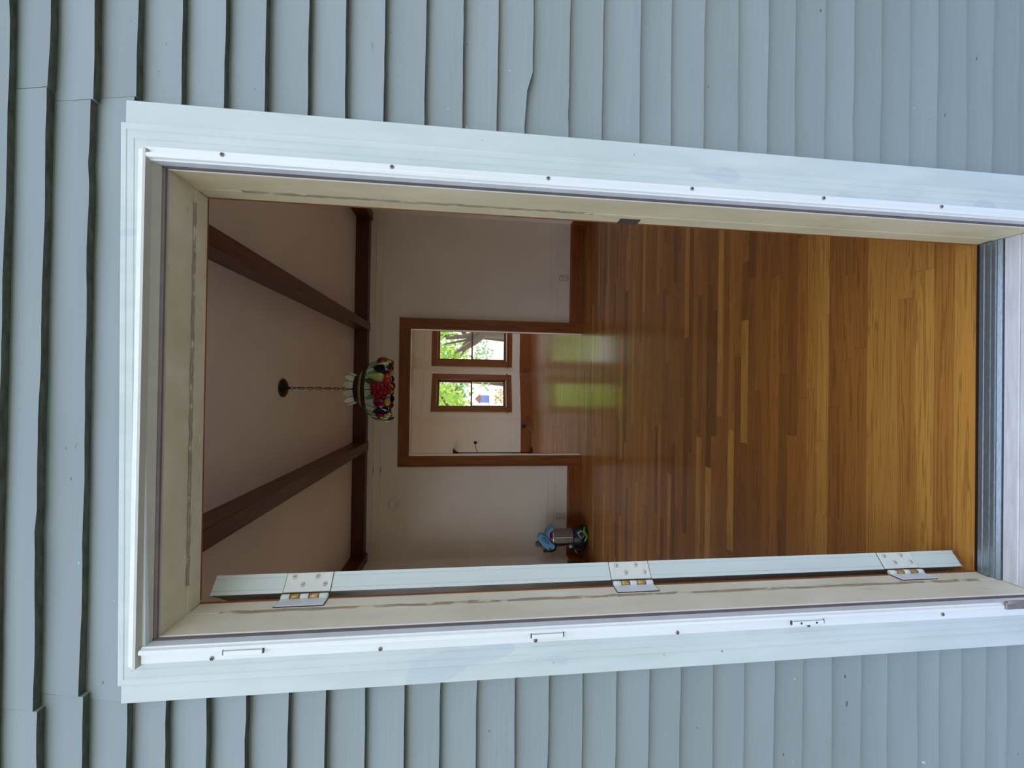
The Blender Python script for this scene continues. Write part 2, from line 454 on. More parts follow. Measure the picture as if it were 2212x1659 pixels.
# moulded inner casing: side pieces and head, mitred
def moulding(w):   # profile across the width w (0 = outer edge), depth in Y
    return [(0, .0318), (0, .0035), (.004, .0020), (.012, .0020), (.0135, .0032), (.0145, .0032), (.016, .0022), (.028, .0024), (.0295, .0036), (.0305, .0036), (.032, .0026), (w, .0030), (w, .0318)]
xr0, xl0, zt0 = .4845, -.5695, 2.062
wr, wl, wt = .056, .052, .046
b = MB().prism([(xr0 - u, y) for u, y in moulding(wr)], 'z', -.2, zt0, b_off=lambda x, y: -(xr0 - x) * wt / wr); b.build('moulded_casing', MT['trim'], trim1)
b = MB().prism([(xl0 + u, y) for u, y in moulding(wl)], 'z', -.2, zt0 - .014, b_off=lambda x, y: -(x - xl0) * wt / wl); b.build('moulded_casing', MT['trim'], trim1)
mtop = [(u * wt / .056, y) for u, y in moulding(.056)]
b = MB(); n = len(mtop)
vs = [(xl0 + u * wl / wt, y, zt0 - .014 - u) for u, y in mtop] + [(xr0 - u * wr / wt, y, zt0 - u) for u, y in mtop]
b.add(vs, [tuple(range(n))[::-1], tuple(range(n, 2 * n))] + [(i, (i + 1) % n, n + (i + 1) % n, n + i) for i in range(n)]); b.build('moulded_head_casing', MT['trim'], trim1)

# jambs
trim2 = sempty('trim_2', 'cream painted wooden door jambs with worn patches inside the doorway', 'door jamb')
yj0, yj1 = .0225, .138
def jamb_profile(s, x):   # s: +1 right, -1 left; visible face looks into the opening
    return [(x, yj0), (x, .092), (x + s * .0012, .0935), (x + s * .0012, .0955), (x, .097), (x, .106), (x + s * .002, .1075), (x + s * .002, yj1), (x + s * .0155, yj1), (x + s * .0155, yj0)]
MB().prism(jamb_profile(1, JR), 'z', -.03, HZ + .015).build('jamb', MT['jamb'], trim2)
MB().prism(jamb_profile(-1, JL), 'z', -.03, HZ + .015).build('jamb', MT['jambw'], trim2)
hp = [(yj0, HZ), (.088, HZ), (.089, HZ + .0014), (.098, HZ + .0014), (.099, HZ), (.110, HZ), (.1115, HZ + .002), (yj1, HZ + .002), (yj1, HZ + .0155), (yj0, HZ + .0155)]
MB().prism(hp, 'x', JL + .0005, JR - .0005).build('head_jamb', MT['jamb'], trim2)
for x, s, za, zb in ((JL, 1, .06, 1.93), (JR, -1, 1.12, 1.90)):
    bb = MB(); k = 60; rs = random.Random(3 if s > 0 else 4)
    vs = []
    for i in range(k + 1):
        z = za + (zb - za) * i / k; a = .0885 + rs.uniform(0, .004); c = .1035 - rs.uniform(0, .004)
        if s < 0: a += .004 * (1 + math.sin(i * .7)) * .5
        vs += [(x, a, z), (x + s * .0006, a + .001, z), (x + s * .0006, c - .001, z), (x, c, z)]
    bb.add(vs, [(i * 4 + q, i * 4 + q + 1, i * 4 + q + 5, i * 4 + q + 4) for i in range(k) for q in range(3)])
    bb.build('adhesive_strip', MT['scar'], trim2)
bb = MB(); vs = []; k = 46; rs = random.Random(9)
for i in range(k + 1):
    xx = JL + .06 + (JR - JL - .09) * i / k; a = .092 + rs.uniform(0, .003); c = .103 - rs.uniform(0, .003)
    vs += [(xx, a, HZ), (xx, a + .001, HZ - .0006), (xx, c - .001, HZ - .0006), (xx, c, HZ)]
bb.add(vs, [(i * 4 + q, i * 4 + q + 1, i * 4 + q + 5, i * 4 + q + 4) for i in range(k) for q in range(3)])
bb.build('adhesive_strip', MT['scar'], trim2)
# brown inner edge where the indoor casing meets the jamb, and the casing itself
trim3 = sempty('trim_3', 'stained brown wooden casing on the indoor side of the front doorway', 'door trim')
MB().box((JR + .0060, yj1 + .0003, 0.002), (JR + .105, yj1 + .018, HZ + .11), bev=.002).build('casing', MT['casev'], trim3)
MB().box((JL - .105, yj1 + .0003, 0.002), (JL - .0018, yj1 + .010, HZ + .11), bev=.002).build('casing', MT['casev'], trim3)
MB().box((JL - .0018, yj1 + .0003, HZ + .0095), (JR + .0055, yj1 + .018, HZ + .11), bev=.002).build('head_casing', MT['caseh'], trim3)

# ------------------------------------------------------------------ aluminium storm-door frame
storm = thing('storm_door_frame', 'white aluminium storm door frame screwed to the casing of the doorway', 'door frame', (-.04, 0.0, 0.0))
def rail_profile(x, s, wf=.0135):      # x: jamb face, s: +1 for the right rail (metal lies on +s side)
    e = x + s * .0145
    return [(e + s * wf, .0016), (e + s * wf, -.0006), (e, -.0010), (e, -.0062), (e - s * .004, -.0078), (e - s * .0085, -.0066), (e - s * .0095, -.001), (e - s * .0118, .0005), (e - s * .0125, .0150), (e - s * .0105, .0152), (e - s * .009, .004), (e - s * .003, .0016)]
def facecolor(o, fn):
    for p in o.data.polygons: p.material_index = fn(p.center)
o = MB().prism(rail_profile(JR, 1), 'z', .004, 2.016).build('side_rail', [MT['storm'], MT['stormret']], storm)
facecolor(o, lambda c: 1 if c.y > .003 else 0)
o = MB().prism(rail_profile(JL, -1, .0195), 'z', .004, 2.006).build('side_rail', [MT['storm'], MT['stormret']], storm)
facecolor(o, lambda c: 1 if c.y > .003 else 0)
hz = HZ + .0065
hprof = [(.0016, hz + .027), (-.0012, hz + .027), (-.0014, hz + .016), (-.0086, hz + .0155), (-.0092, hz + .0135), (-.0075, hz + .010), (.004, hz + .007), (.0165, hz - .001), (.0165, hz + .001), (.004, hz + .0095), (.0016, hz + .012)]
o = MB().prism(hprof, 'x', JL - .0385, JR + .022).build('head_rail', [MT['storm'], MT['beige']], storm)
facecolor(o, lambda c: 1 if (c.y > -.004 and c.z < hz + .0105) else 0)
MB().box((JR - .0005, .0155, .006), (JR + .006, .0222, HZ + .004)).build('weatherstrip', MT['weather'], storm)
MB().box((JL + .0005, .0155, .006), (JL - .006, .0222, HZ + .004)).build('weatherstrip', MT['weather'], storm)
MB().box((JL + .001, .0168, HZ - .0005), (JR - .001, .0222, HZ + .006)).build('weatherstrip', MT['weather'], storm)
MB().prism([(JR - .0015, .0215), (JR - .0015, .0248), (JR + .002, .0248), (JR + .002, .0215)], 'z', .006, HZ).build('bead', MT['storm'], storm)
MB().prism([(JL + .0015, .0215), (JL + .0015, .0248), (JL - .002, .0248), (JL - .002, .0215)], 'z', .006, HZ).build('bead', MT['storm'], storm)
MB().prism([(.0215, HZ - .0015), (.0248, HZ - .0015), (.0248, HZ + .002), (.0215, HZ + .002)], 'x', JL + .002, JR - .002).build('bead', MT['beige'], storm)
def screw_mesh(r=.0042):
    b = MB(); T = Matrix.Rotation(PI / 2, 4, 'X')
    b.lathe([(r, 0), (r * .96, .0010), (r * .7, .0020), (.0001, .0025)], n=12, T=T)
    b.box((-.0026, -.0029, -.0006), (.0026, -.0020, .0006), mi=1).box((-.0006, -.0029, -.0026), (.0006, -.0020, .0026), mi=1)
    return b
scr = None
pts = [(.4345, z) for z in (1.882, 1.566, 1.249, .932, .618, .315)] + [(-.5245, z) for z in (1.883, 1.573, 1.262, .953, .645)] + [(-.516, .303)] + [(.295, 2.0165), (-.051, 2.0165), (-.385, 2.0165)]
for i, (x, z) in enumerate(pts):
    if scr is None:
        scr = screw_mesh().build('screw', [MT['screw'], MT['slot']], storm); scr.location = V(x, -.0008, z) - ORIG[storm.name]
        # mesh was offset by parent origin; undo so copies can be placed freely
        scr.data.transform(Matrix.Translation(ORIG[storm.name]))
    else: inst(scr, 'screw', (x, -.0008, z), storm, (0, random.uniform(0, 1.5), 0))
# leaves of the removed storm door's hinges
for i, (z0, z1) in enumerate(((1.789, 1.858), (1.206, 1.271), (.616, .691))):
    xo = -.5095 if i < 2 else -.512
    b = MB().box((xo - .006, -.0105, z0), (xo + .0045, -.0085, z1), bev=.0008)
    b.box((xo + .0025, -.0105, z0), (xo + .0045, -.0015, z1), bev=.0008)
    b.build('hinge_leaf', MT['storm'], storm)
    for ze in (z0 - .0022, z1): MB().box((xo - .005, -.0090, ze), (xo + .004, -.0055, ze + .0022)).build('gap_shadow', MT['slot'], storm)  # dark boxes paint the shadow at the leaf ends
    if i == 2:
        for zc_ in (z0 + .018, z1 - .02): MB().lathe([(.0022, 0), (.0022, .001), (.0001, .001)], (0, 0, 0), 8, T=Matrix.Translation((xo - .001, -.0105, zc_)) @ Matrix.Rotation(PI / 2, 4, 'X')).build('rivet_hole', MT['slot'], storm)
b = MB().box((-.5075, -.0115, .085), (-.490, -.0055, .146), bev=.001).tube([(-.491, -.010, .088), (-.491, -.010, .143)], .0038, 8)
o = b.build('hinge_leaf', MT['screw'], storm); o['label'] = 'bare grey metal hinge leaf at the bottom'

# ------------------------------------------------------------------ threshold and sill
th = thing('threshold', 'ribbed grey aluminium threshold at the foot of the doorway', 'threshold', (-.04, .11, 0))
prof = [(.136, -.012), (.136, .001), (.133, .006), (.124, .0065), (.1225, .0045), (.1205, .0045), (.119, .0072), (.110, .0074), (.1085, .005), (.1060, .005), (.1045, .0078), (.100, .0078), (.0985, .0055), (.097, .0055), (.0955, .007), (.088, .004), (.086, -.012)]
MB().prism(prof, 'x', JL + .001, JR - .001).build('ribbed_plate', MT['alu'], th)
MB().box((JL + .001, .1365, -.012), (JR - .001, .1420, .0015)).build('joint_strip', MT['sub'], th)
sl = thing('door_sill', 'white painted wooden door sill with long cracks below the threshold', 'sill', (-.04, .02, -.03))
for y0, y1, d in ((.0575, .0855, .0), (.0300, .0570, -.002), (-.005, .0295, -.004), (-.05, -.0055, -.006)):
    z1 = .002 + d
    MB().prism([(y0, -.04), (y0, z1 - .003), (y0 + .002, z1 - .001), (y1 - .001, z1), (y1, z1 - .001), (y1, -.04)], 'x', JL + .001 if y0 > .01 else -.56, JR - .001 if y0 > .01 else .48).build('board', MT['sill'], sl)

# ------------------------------------------------------------------ open door slab and its hinges
door = sempty('door_1', 'white front door swung inward, seen on its hinge edge', 'door')
PH = math.radians(36)
NP = V(-.486, .152, 0)
T = Matrix.Translation(NP) @ Matrix.Rotation(PH, 4, 'Z')     # local +x: through the thickness, local +y: along the width
zb, zt = .020, 1.985; tk = .042
b = MB()
edge = [(0, 0), (.0015, 0), (.007, 0), (.0078, .0012), (.0086, .0012), (.0094, 0), (tk - .0094, 0), (tk - .0086, .0012), (tk - .0078, .0012), (tk - .007, 0), (tk, 0), (tk, .90), (0, .90)]
b.prism(edge, 'z', zb, zt, T=T)
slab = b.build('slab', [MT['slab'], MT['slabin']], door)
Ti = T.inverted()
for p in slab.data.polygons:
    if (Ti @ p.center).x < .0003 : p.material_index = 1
MB().box((.001, -.0006, zb - .0005), (tk - .001, .05, zb + .006), T=T).build('worn_bottom_edge', MT['rust'], door)
for hi_, zc_ in enumerate((1.7755, .990, .2165)):
    hg = bpy.data.objects.new('hinge', None); COL.objects.link(hg); hg.parent = door; ORIG[hg.name] = V(0, 0, 0)
    h = .052
    MB().box((.0005, -.0022, zc_ - h), (tk - .0005, .0002, zc_ + h), bev=.0008, T=T).build('leaf', MT['leafplate'], hg)
    MB().box((.0002, -.0008, zc_ - h - .0012), (tk - .0002, .0002, zc_ + h + .0012), T=T).build('leaf_gap_shadow', MT['slot'], hg)  # dark plates behind the leaves paint a thin outline shadow
    MB().box((JL - .001, .1083, zc_ - h - .0012), (JL + .0006, .1385, zc_ + h + .0012)).build('leaf_gap_shadow', MT['slot'], hg)
    MB().box((JL - .001, .1095, zc_ - h), (JL + .0016, .1385, zc_ + h), bev=.0006).build('leaf', MT['stormret'], hg)
    pv = V(-.4905, .1425, zc_)
    for k in range(5):
        z0 = -h + 2 * h * k / 5 + .0006; z1 = -h + 2 * h * (k + 1) / 5 - .0006
        bb = MB().lathe([(.0001, z0), (.0048, z0), (.0060, z0 + .001), (.0060, z1 - .001), (.0048, z1), (.0001, z1)], pv, 12)
        o = bb.build('knuckle', MT['brass'] if k in (1, 3) else MT['leafplate'], hg)
        if k in (1, 3): o['label'] = 'worn brass knuckle'
        if k < 4: MB().lathe([(.0063, z1 - .0002), (.0064, z1 + .0014)], pv, 12).build('rust_ring', MT['rust'], hg)
    for u, dz in ((.033, .034), (.033, -.018), (.016, .012), (.016, -.038)):
        bb = MB(); TT = T @ Matrix.Translation((u, -.0022, zc_ + dz)) @ Matrix.Rotation(PI / 2, 4, 'X')
        bb.lathe([(.0054, 0), (.0052, .0005), (.0046, .0005)], n=14, mi=2, T=TT).lathe([(.0046, 0), (.0044, .0007), (.0001, .0010)], n=14, T=TT)
        TB = T @ Matrix.Translation((u, -.0022, zc_ + dz))
        bb.box((-.0022, -.0013, -.0005), (.0022, -.0008, .0005), mi=1, T=TB).box((-.0005, -.0013, -.0022), (.0005, -.0008, .0022), mi=1, T=TB)
        bb.build('screw', [MT['leafplate'], MT['slot'], MT['screw']], hg)
# strike plate recess on the latch jamb
MB().box((JR - .0006, .116, .995), (JR + .004, .1395, 1.045)).build('strike_plate', MT['slot'], trim2)

# ------------------------------------------------------------------ rooms: shell
XL, XR, YB, CZ = -2.13, 2.075, 3.963, 2.79
OX0, OX1, OZ = -.868, .684, 2.155
YB2 = 4.09
X2L, X2R = -2.75, 2.85
YF = 8.55
def wall_local(name, org, ang, L, thick, H, holes, mat, label, z0=-.02):
    """wall in its own frame: u along it, +v behind it (away from the room); holes = (u0, u1, za, zb)"""
    T = Matrix.Translation(org) @ Matrix.Rotation(ang, 4, 'Z'); b = MB(); u = 0.
    for (a, c, za, zb_) in sorted(holes):
        b.box((u, 0, z0), (a, thick, H), T=T)
        if za > z0: b.box((a, 0, z0), (c, thick, za), T=T)
        b.box((a, 0, zb_), (c, thick, H), T=T); u = c
    if u < L: b.box((u, 0, z0), (L, thick, H), T=T)
    return struct(b.build(name, mat), label, 'wall'), T
def window(num, T, u0, u1, za, zb, thick, label, cw=.125, mv='casev', shade=False):
    wd = sempty('window_%d' % num, label, 'window')
    pr = -.020
    MB().box((u0 - cw, pr, za - .02), (u0 + .004, -.0003, zb + .004), bev=.003, T=T).build('side_casing', MT[mv], wd)
    MB().box((u1 - .004, pr, za - .02), (u1 + cw, -.0003, zb + .004), bev=.003, T=T).build('side_casing', MT[mv], wd)
    MB().box((u0 - cw, pr - .002, zb + .0045), (u1 + cw, -.0003, zb + cw), bev=.003, T=T).build('head_casing', MT['caseh'], wd)
    MB().box((u0 - cw - .025, -.045, za - .046), (u1 + cw + .025, .02, za - .0205), bev=.004, T=T).build('stool', MT['caseh'], wd)
    MB().box((u0 - cw, pr, za - .145), (u1 + cw, -.0003, za - .0465), bev=.003, T=T).build('apron', MT['caseh'], wd)
    lin_ = MB(); d = thick
    lin_.box((u0 - .0005, 0.001, za), (u0 + .012, d, zb), T=T).box((u1 - .012, .001, za), (u1 + .0005, d, zb), T=T)
    lin_.box((u0 + .012, .001, zb - .012), (u1 - .012, d, zb + .0005), T=T).box((u0 + .012, .001, za - .02), (u1 - .012, d + .03, za + .010), T=T)
    lin_.build('frame', MT['casev'], wd)
    a, c, e, g = u0 + .0125, u1 - .0125, za + .0105, zb - .0125
    mid = (e + g) / 2
    st = .042
    for nm, lo, hi2, v0 in (('sash', e, mid + .018, .055), ('sash', mid - .018, g, .092)):
        sb = MB(); v1 = v0 + .034
        sb.box((a, v0, lo), (a + st, v1, hi2), T=T).box((c - st, v0, lo), (c, v1, hi2), T=T)
        sb.box((a + st, v0, lo), (c - st, v1, lo + (st if lo == e else .034)), T=T).box((a + st, v0, hi2 - (.034 if lo == e else st)), (c - st, v1, hi2), T=T)
        so = sb.build(nm, MT['casev'], wd)
        MB().box((a + st - .004, v0 + .014, lo + .03), (c - st + .004, v0 + .018, hi2 - .03), T=T).build('pane', MT['pane'], so)
    if shade:
        MB().box((a, .03, g - .085), (c, .05, g), bev=.004, T=T).build('rolled_shade', MT['whitein'], wd)
    return wd

# front room
wl_, TL = wall_local('wall_left', (XL, yi + .001, 0), PI / 2, YB - yi - .002, .14, CZ + .26, [(1.45, 3.43, .25, 2.40)], MT['wall'], 'white wall on the left side of the front room')
wr_, TR = wall_local('wall_right', (XR, YB - .001, 0), -PI / 2, YB - yi - .002, .14, CZ + .26, [(1.7, 3.2, .50, 2.35)], MT['wall'], 'white wall on the right side of the front room')
window(3, TL, 1.45, 3.43, .25, 2.40, .14, 'unseen brown framed sash window added in the left wall of the front room for light')  # out of view, added to light the low left of the back wall
window(4, TR, 1.7, 3.2, .50, 2.35, .14, 'unseen brown framed sash window added in the right wall of the front room for light')  # out of view, added to brighten the front room
b = MB().box((X2L - .14, YB, -.02), (OX0, YB2, CZ + .26)).box((OX1, YB, -.02), (X2R + .14, YB2, CZ + .26)).box((OX0, YB, OZ), (OX1, YB2, CZ + .26))
struct(b.build('wall_back', MT['wall']), 'white back wall of the front room with a wide brown cased opening', 'wall')
struct(MB().box((X2L - .14, yi + .001, CZ), (X2R + .14, 9.2, CZ + .06)).build('ceiling', MT['ceil']), 'plain cream ceiling of the front room with brown beams', 'ceiling')
struct(MB().box((-3.3, -.12, 3.06), (3.5, 10.0, 3.16)).build('roof', MT['roofd']), 'flat dark roof over the house', 'roof')  # unseen; back overhang made long to keep sun off the far windows

# back room
z2 = CZ + .26
c1 = V(.334, 8.507, 0); c2 = V(-.721, 8.158, 0)
ang = math.atan2(c1.y - c2.y, c1.x - c2.x); La = (c1 - c2).length
TF = Matrix.Translation((c1.x, YF - .02, 0)); HO = [(.262, 1.15, .585, 2.245)]
wf, TF = wall_local('wall_far', (c1.x, 8.53, 0), math.radians(1.2), X2R + .1 - c1.x, .16, z2, HO, MT['wall'], 'white far wall of the back room holding the right-hand window')
window(1, TF, .262, 1.15, .585, 2.245, .16, 'brown framed sash window at the far end, the right one, branches outside', .135, shade=False)
wf2, TA = wall_local('wall_far_angled', c2, ang, La, .16, z2, [(.228, .925, .600, 2.235)], MT['wall'], 'angled part of the white far wall with the left-hand window')
window(2, TA, .228, .925, .600, 2.235, .16, 'brown framed sash window at the far end, the left one, set in angled wall', .118)
wf3, TG = wall_local('wall_far_left', (X2L, 8.02, 0), math.atan2(8.158 - 8.02, c2.x - X2L), math.hypot(8.158 - 8.02, c2.x - X2L), .16, z2, [], MT['wall'], 'plain white far wall left of the windows, behind the floor lamp')
w4, T4 = wall_local('wall_back_room_left', (X2L, YB2 + .001, 0), PI / 2, 8.2 - YB2, .14, z2, [(.5, 3.5, .3, 2.4)], MT['wall'], 'left wall of the back room')
w5, T5 = wall_local('wall_back_room_right', (X2R, 8.7, 0), -PI / 2, 8.7 - YB2 - .001, .14, z2, [(.5, 3.5, .3, 2.4)], MT['wall'], 'right wall of the back room')
window(5, T4, .5, 3.5, .3, 2.4, .14, 'unseen brown framed sash window added in the left wall of the back room for light')  # out of view, put in to light the back room
window(6, T5, .5, 3.5, .3, 2.4, .14, 'unseen brown framed sash window added in the right wall of the back room for light')  # likewise unseen and put in for back room light
struct(MB().box((.30, -.085, 2.555), (2.5, -.001, CZ - .001), T=TF).box((.0, -.085, 2.555), (La + .02, -.001, CZ - .001), T=TA).build('trim_8', MT['whitein']), 'white boxed frieze below the ceiling over the far windows', 'frieze')

# floor: subfloor and strips
floor = struct(MB().box((X2L - .14, .142, -.05), (X2R + .14, 9.2, -.012)).build('floor', MT['sub']), 'glossy golden brown oak strip floor running across both rooms', 'floor')
PWD = .0492
rs = random.Random(21)
near = {0: .86, 1: .80, 2: .92, 3: .78, 4: .88, 5: .80, 6: .55, 7: .50, 8: .42, 9: .95, 10: .75}  # row tones; the lighter rows by the door have doorway light painted in
def strip(bb, x0, x1, y0, y1, z):
    g = .0002; c = .0001
    pr = [(y0 + g, -.0119), (y0 + g, z - c), (y0 + g + c, z), (y1 - g - c, z), (y1 - g, z - c), (y1 - g, -.0119)]
    bb.prism(pr, 'x', x0 + .0003, x1 - .0003)
y = .1425; r = 0; count = 0; far = MB(); ftone = []
while y < 8.75:
    first = y < YB
    y1 = y + PWD
    lo, hi2 = (XL + .001, XR - .001) if y1 < YB else ((X2L + .001, X2R - .001) if y > YB2 else (OX0, OX1))
    x = lo - rs.uniform(0, .7); 
    single = y < 2.42
    while x < hi2:
        x1 = x + rs.choice((.32, .45, .55, .7, .8, .95, 1.2, 1.4)) * rs.uniform(.9, 1.1)
        if r < 6: x1 = x + rs.uniform(1.2, 2.2)
        a, c = max(x, lo), min(x1, hi2)
        x = x1
        if c - a < .03: continue
        t = min(1, max(0, rs.gauss(.45, .22)))
        if r in near: t = min(1, max(0, near[r] + rs.uniform(-.10, .08)))
        dz = rs.uniform(-.0003, .0003)
        if single and count < 292:
            bb = MB(); strip(bb, a, c, y, y1, dz); bb.build('plank', MT['floor'], floor, tone=t); count += 1
        else:
            k = len(far.f); strip(far, a, c, y, y1, dz); ftone += [t] * (len(far.f) - k)
    y = y1; r += 1
far.build('plank', MT['floor'], floor, tone=ftone, fixn=True)['kind'] = 'stuff'

# ceiling beams
def beam(name, pts, axis, a, b_, mat): return MB().prism(pts, axis, a, b_).build(name, mat)
bz = 2.642
def bprof(x0, x1, z0): return [(x0, CZ - .0005), (x0, z0 + .004), (x0 + .004, z0), (x1 - .004, z0), (x1, z0 + .004), (x1, CZ - .0005)]
tag(beam('ceiling_beam', bprof(.643, .738, bz - .010), 'y', yi + .002, YB - .001, MT['beam']), 'dark brown ceiling beam to the right of the hanging lamp', 'beam', 'dark ceiling beams')
tag(beam('ceiling_beam', bprof(-.795, -.690, bz - .010), 'y', yi + .002, YB - .001, MT['beam']), 'dark brown ceiling beam to the left of the hanging lamp', 'beam', 'dark ceiling beams')
t4 = sempty('trim_4', 'dark brown beams running along the tops of the front room walls', 'wall beam')
for x0, x1 in ((XL + .0995, -.7955), (-.6895, .6425), (.7385, XR - .0995)):
    beam('beam', [(YB - .10, CZ - .0005), (YB - .10, bz), (YB - .0005, bz), (YB - .0005, CZ - .0005)], 'x', x0, x1, MT['beamx']).parent = t4
beam('beam', [(XL + .0005, CZ - .0005), (XL + .0005, bz - .02), (XL + .099, bz - .02), (XL + .099, CZ - .0005)], 'y', yi + .002, YB - .001, MT['beam']).parent = t4
beam('beam', [(XR - .099, CZ - .0005), (XR - .099, bz - .02), (XR - .0005, bz - .02), (XR - .0005, CZ - .0005)], 'y', yi + .002, YB - .001, MT['beam']).parent = t4

# cased opening
t5 = sempty('trim_5', 'brown wooden casing around the wide opening in the back wall', 'door trim')
cw = .130
for yy, dy in ((YB, -.020), (YB2, .020)):
    ya, yb2 = (yy + dy, yy - .0003) if dy < 0 else (yy + .0003, yy + dy)
    MB().box((OX1 - .003, ya, .001), (OX1 + cw, yb2, OZ + cw), bev=.004).build('side_casing', MT['casev'], t5)
    MB().box((OX0 - cw, ya, .001), (OX0 + .003, yb2, OZ + cw), bev=.004).build('side_casing', MT['casev'], t5)
    MB().box((OX0 + .0035, ya, OZ - .003), (OX1 - .0035, yb2, OZ + cw), bev=.004).build('head_casing', MT['caseh'], t5)
    MB().box((OX1 + cw - .018, ya - .006 if dy < 0 else yb2, .001), (OX1 + cw, ya if dy < 0 else yb2 + .006, OZ + cw), bev=.002).build('back_band', MT['casev'], t5)
    MB().box((OX0 - cw, ya - .006 if dy < 0 else yb2, .001), (OX0 - cw + .018, ya if dy < 0 else yb2 + .006, OZ + cw), bev=.002).build('back_band', MT['casev'], t5)

# baseboards
def bb_prof(y, h, s=-1): return [(y, .001), (y + s * .020, .001), (y + s * .020, h - .02), (y + s * .012, h - .004), (y + s * .008, h), (y, h)]
bh = .183
bo = struct(MB().prism(bb_prof(YB - .0005, bh), 'x', OX1 + cw + .0005, XR - .001).prism(bb_prof(YB - .0005, bh), 'x', XL + .021, OX0 - cw - .0005).build('baseboard_back', MT['basew']), 'tall brown wooden baseboard along the back wall of the front room', 'baseboard')
def side_prof(x, h, s): return [(x, .001), (x + s * .020, .001), (x + s * .020, h - .02), (x + s * .012, h - .004), (x + s * .008, h), (x, h)]
struct(MB().prism(side_prof(XL + .0005, bh, 1), 'y', yi + .02, YB - .001).build('baseboard_left', MT['casev']), 'brown wooden baseboard along the left wall of the front room', 'baseboard')
struct(MB().prism(side_prof(XR - .0005, bh, -1), 'y', yi + .02, YB - .022).build('baseboard_right', MT['casev']), 'brown wooden baseboard along the right wall of the front room', 'baseboard')
b = MB()
for TT, L in ((TF, X2R - c1.x - .05), (TA, La), (TG, math.hypot(8.158 - 8.02, c2.x - X2L))):
    b.prism([(-.0005, .001), (-.020, .001), (-.020, .225), (-.010, .247), (-.0005, .247)], 'x', 0., L + .003, T=TT)
struct(b.build('baseboard_far', MT['basew']), 'tall brown wooden baseboard along the far wall of the back room', 'baseboard')
# thin painted battens across the walls
t6 = sempty('trim_6', 'thin white painted battens running across the front room walls', 'wall moulding')
for (za, zb_) in ((.350, .358), (.435, .443), (2.482, 2.490), (2.565, 2.573)):
    for x0, x1 in ((XL + .012, OX0 - cw - .001), (OX1 + cw + .001, XR - .012)):
        if za > 2.4 and x0 > 0: continue
        MB().box((x0, YB - .006, za), (x1, YB - .0004, zb_), bev=.002).build('batten', MT['wall'], t6)
    if za > 2.4: MB().box((OX1 + cw + .001 - 1.9 , YB - .006, za), (XR - .012, YB - .0004, zb_), bev=.002).build('batten', MT['wall'], t6)
for yv in (3.62, 3.72, 3.15, 2.95):
    MB().box((XL + .0004, yv, .36), (XL + .006, yv + .009, 2.5), bev=.002).build('batten', MT['wall'], t6)
t7 = sempty('trim_7', 'thin white battens on the far wall of the back room, left of the windows', 'wall moulding')
Lg = math.hypot(8.158 - 8.02, c2.x - X2L)
for u in (Lg - .055, Lg - .115): MB().box((u, -.006, .25), (u + .010, -.0004, 2.6), bev=.002, T=TG).build('batten', MT['wall'], t7)
for z in (.455, .50): MB().box((.2, -.006, z), (Lg - .125, -.0004, z + .009), bev=.002, T=TG).build('batten', MT['wall'], t7)

# outlets and the round plate
def outlet(x, z, label):
    t = thing('wall_outlet', label, 'outlet', (x, YB, z))
    MB().box((x - .037, YB - .006, z - .060), (x + .037, YB - .0004, z + .060), bev=.003).build('cover_plate', MT['outlet'], t)
    for d in (-.024, .024):
        MB().lathe([(.017, 0), (.016, .002), (.0001, .002)], n=14, T=Matrix.Translation((x, YB - .006, z + d)) @ Matrix.Rotation(PI / 2, 4, 'X')).build('socket', MT['whitein'], t)
    return t
outlet(-1.632, .262, 'pale wall outlet low on the back wall, beside the vacuum cleaner')
outlet(1.381, .262, 'pale wall outlet low on the back wall, right of the cased opening')
pl = thing('wall_plate', 'round white cover plate high on the back wall, left of the opening', 'cover plate', (-1.456, YB, 2.316))
TP = Matrix.Translation((-1.456, YB - .0005, 2.316)) @ Matrix.Rotation(PI / 2, 4, 'X')
MB().lathe([(.070, 0), (.070, .006), (.062, .012), (.050, .014), (.048, .010), (.0001, .010)], n=28, T=TP).build('disc', MT['whitein'], pl)

# ------------------------------------------------------------------ hanging stained-glass lamp
LX, LY = -.038, 2.19
lamp = thing('pendant_lamp', 'stained glass fruit lamp hanging on a chain from the ceiling', 'lamp', (LX, LY, 1.99))
c0 = (LX, LY, 0)
MB().lathe([(.0001, CZ - .0005), (.068, CZ - .0005), (.069, CZ - .006), (.058, CZ - .016), (.030, CZ - .026), (.012, CZ - .034), (.008, CZ - .052), (.0001, CZ - .053)], c0, 28).build('canopy', MT['bronze'], lamp)
zt_, zb2 = CZ - .050, 2.33
nl = 13; link = None
pitch = (zt_ - zb2) / nl
for i in range(nl):
    zc_ = zt_ - pitch * (i + .5); hh = pitch * .5 + .0042; wd = .0085
    path = []
    for k in range(14):
        a = 2 * PI * k / 14; px = wd * math.copysign(abs(math.cos(a)) ** .7, math.cos(a)); pz = hh * math.copysign(abs(math.sin(a)) ** .8, math.sin(a))
        path.append((px, 0, pz))
    T_ = Matrix.Rotation(PI / 2 if i % 2 else 0, 4, 'Z')
    MB().tube([V(LX, LY, zc_) + T_ @ Vector(p) for p in path], .0021, 6, closed=True).build('chain_link', MT['chain'], lamp)
MB().tube([(LX + .003, LY, zt_), (LX + .005, LY + .004, (zt_ + zb2) / 2), (LX, LY, zb2 - .05)], .0016, 6).build('cord', MT['bronze'], lamp)
MB().lathe([(.0001, 2.335), (.006, 2.332), (.007, 2.30), (.004, 2.29), (.004, 2.245), (.0001, 2.244)], c0, 12).build('stem', MT['bronze'], lamp)
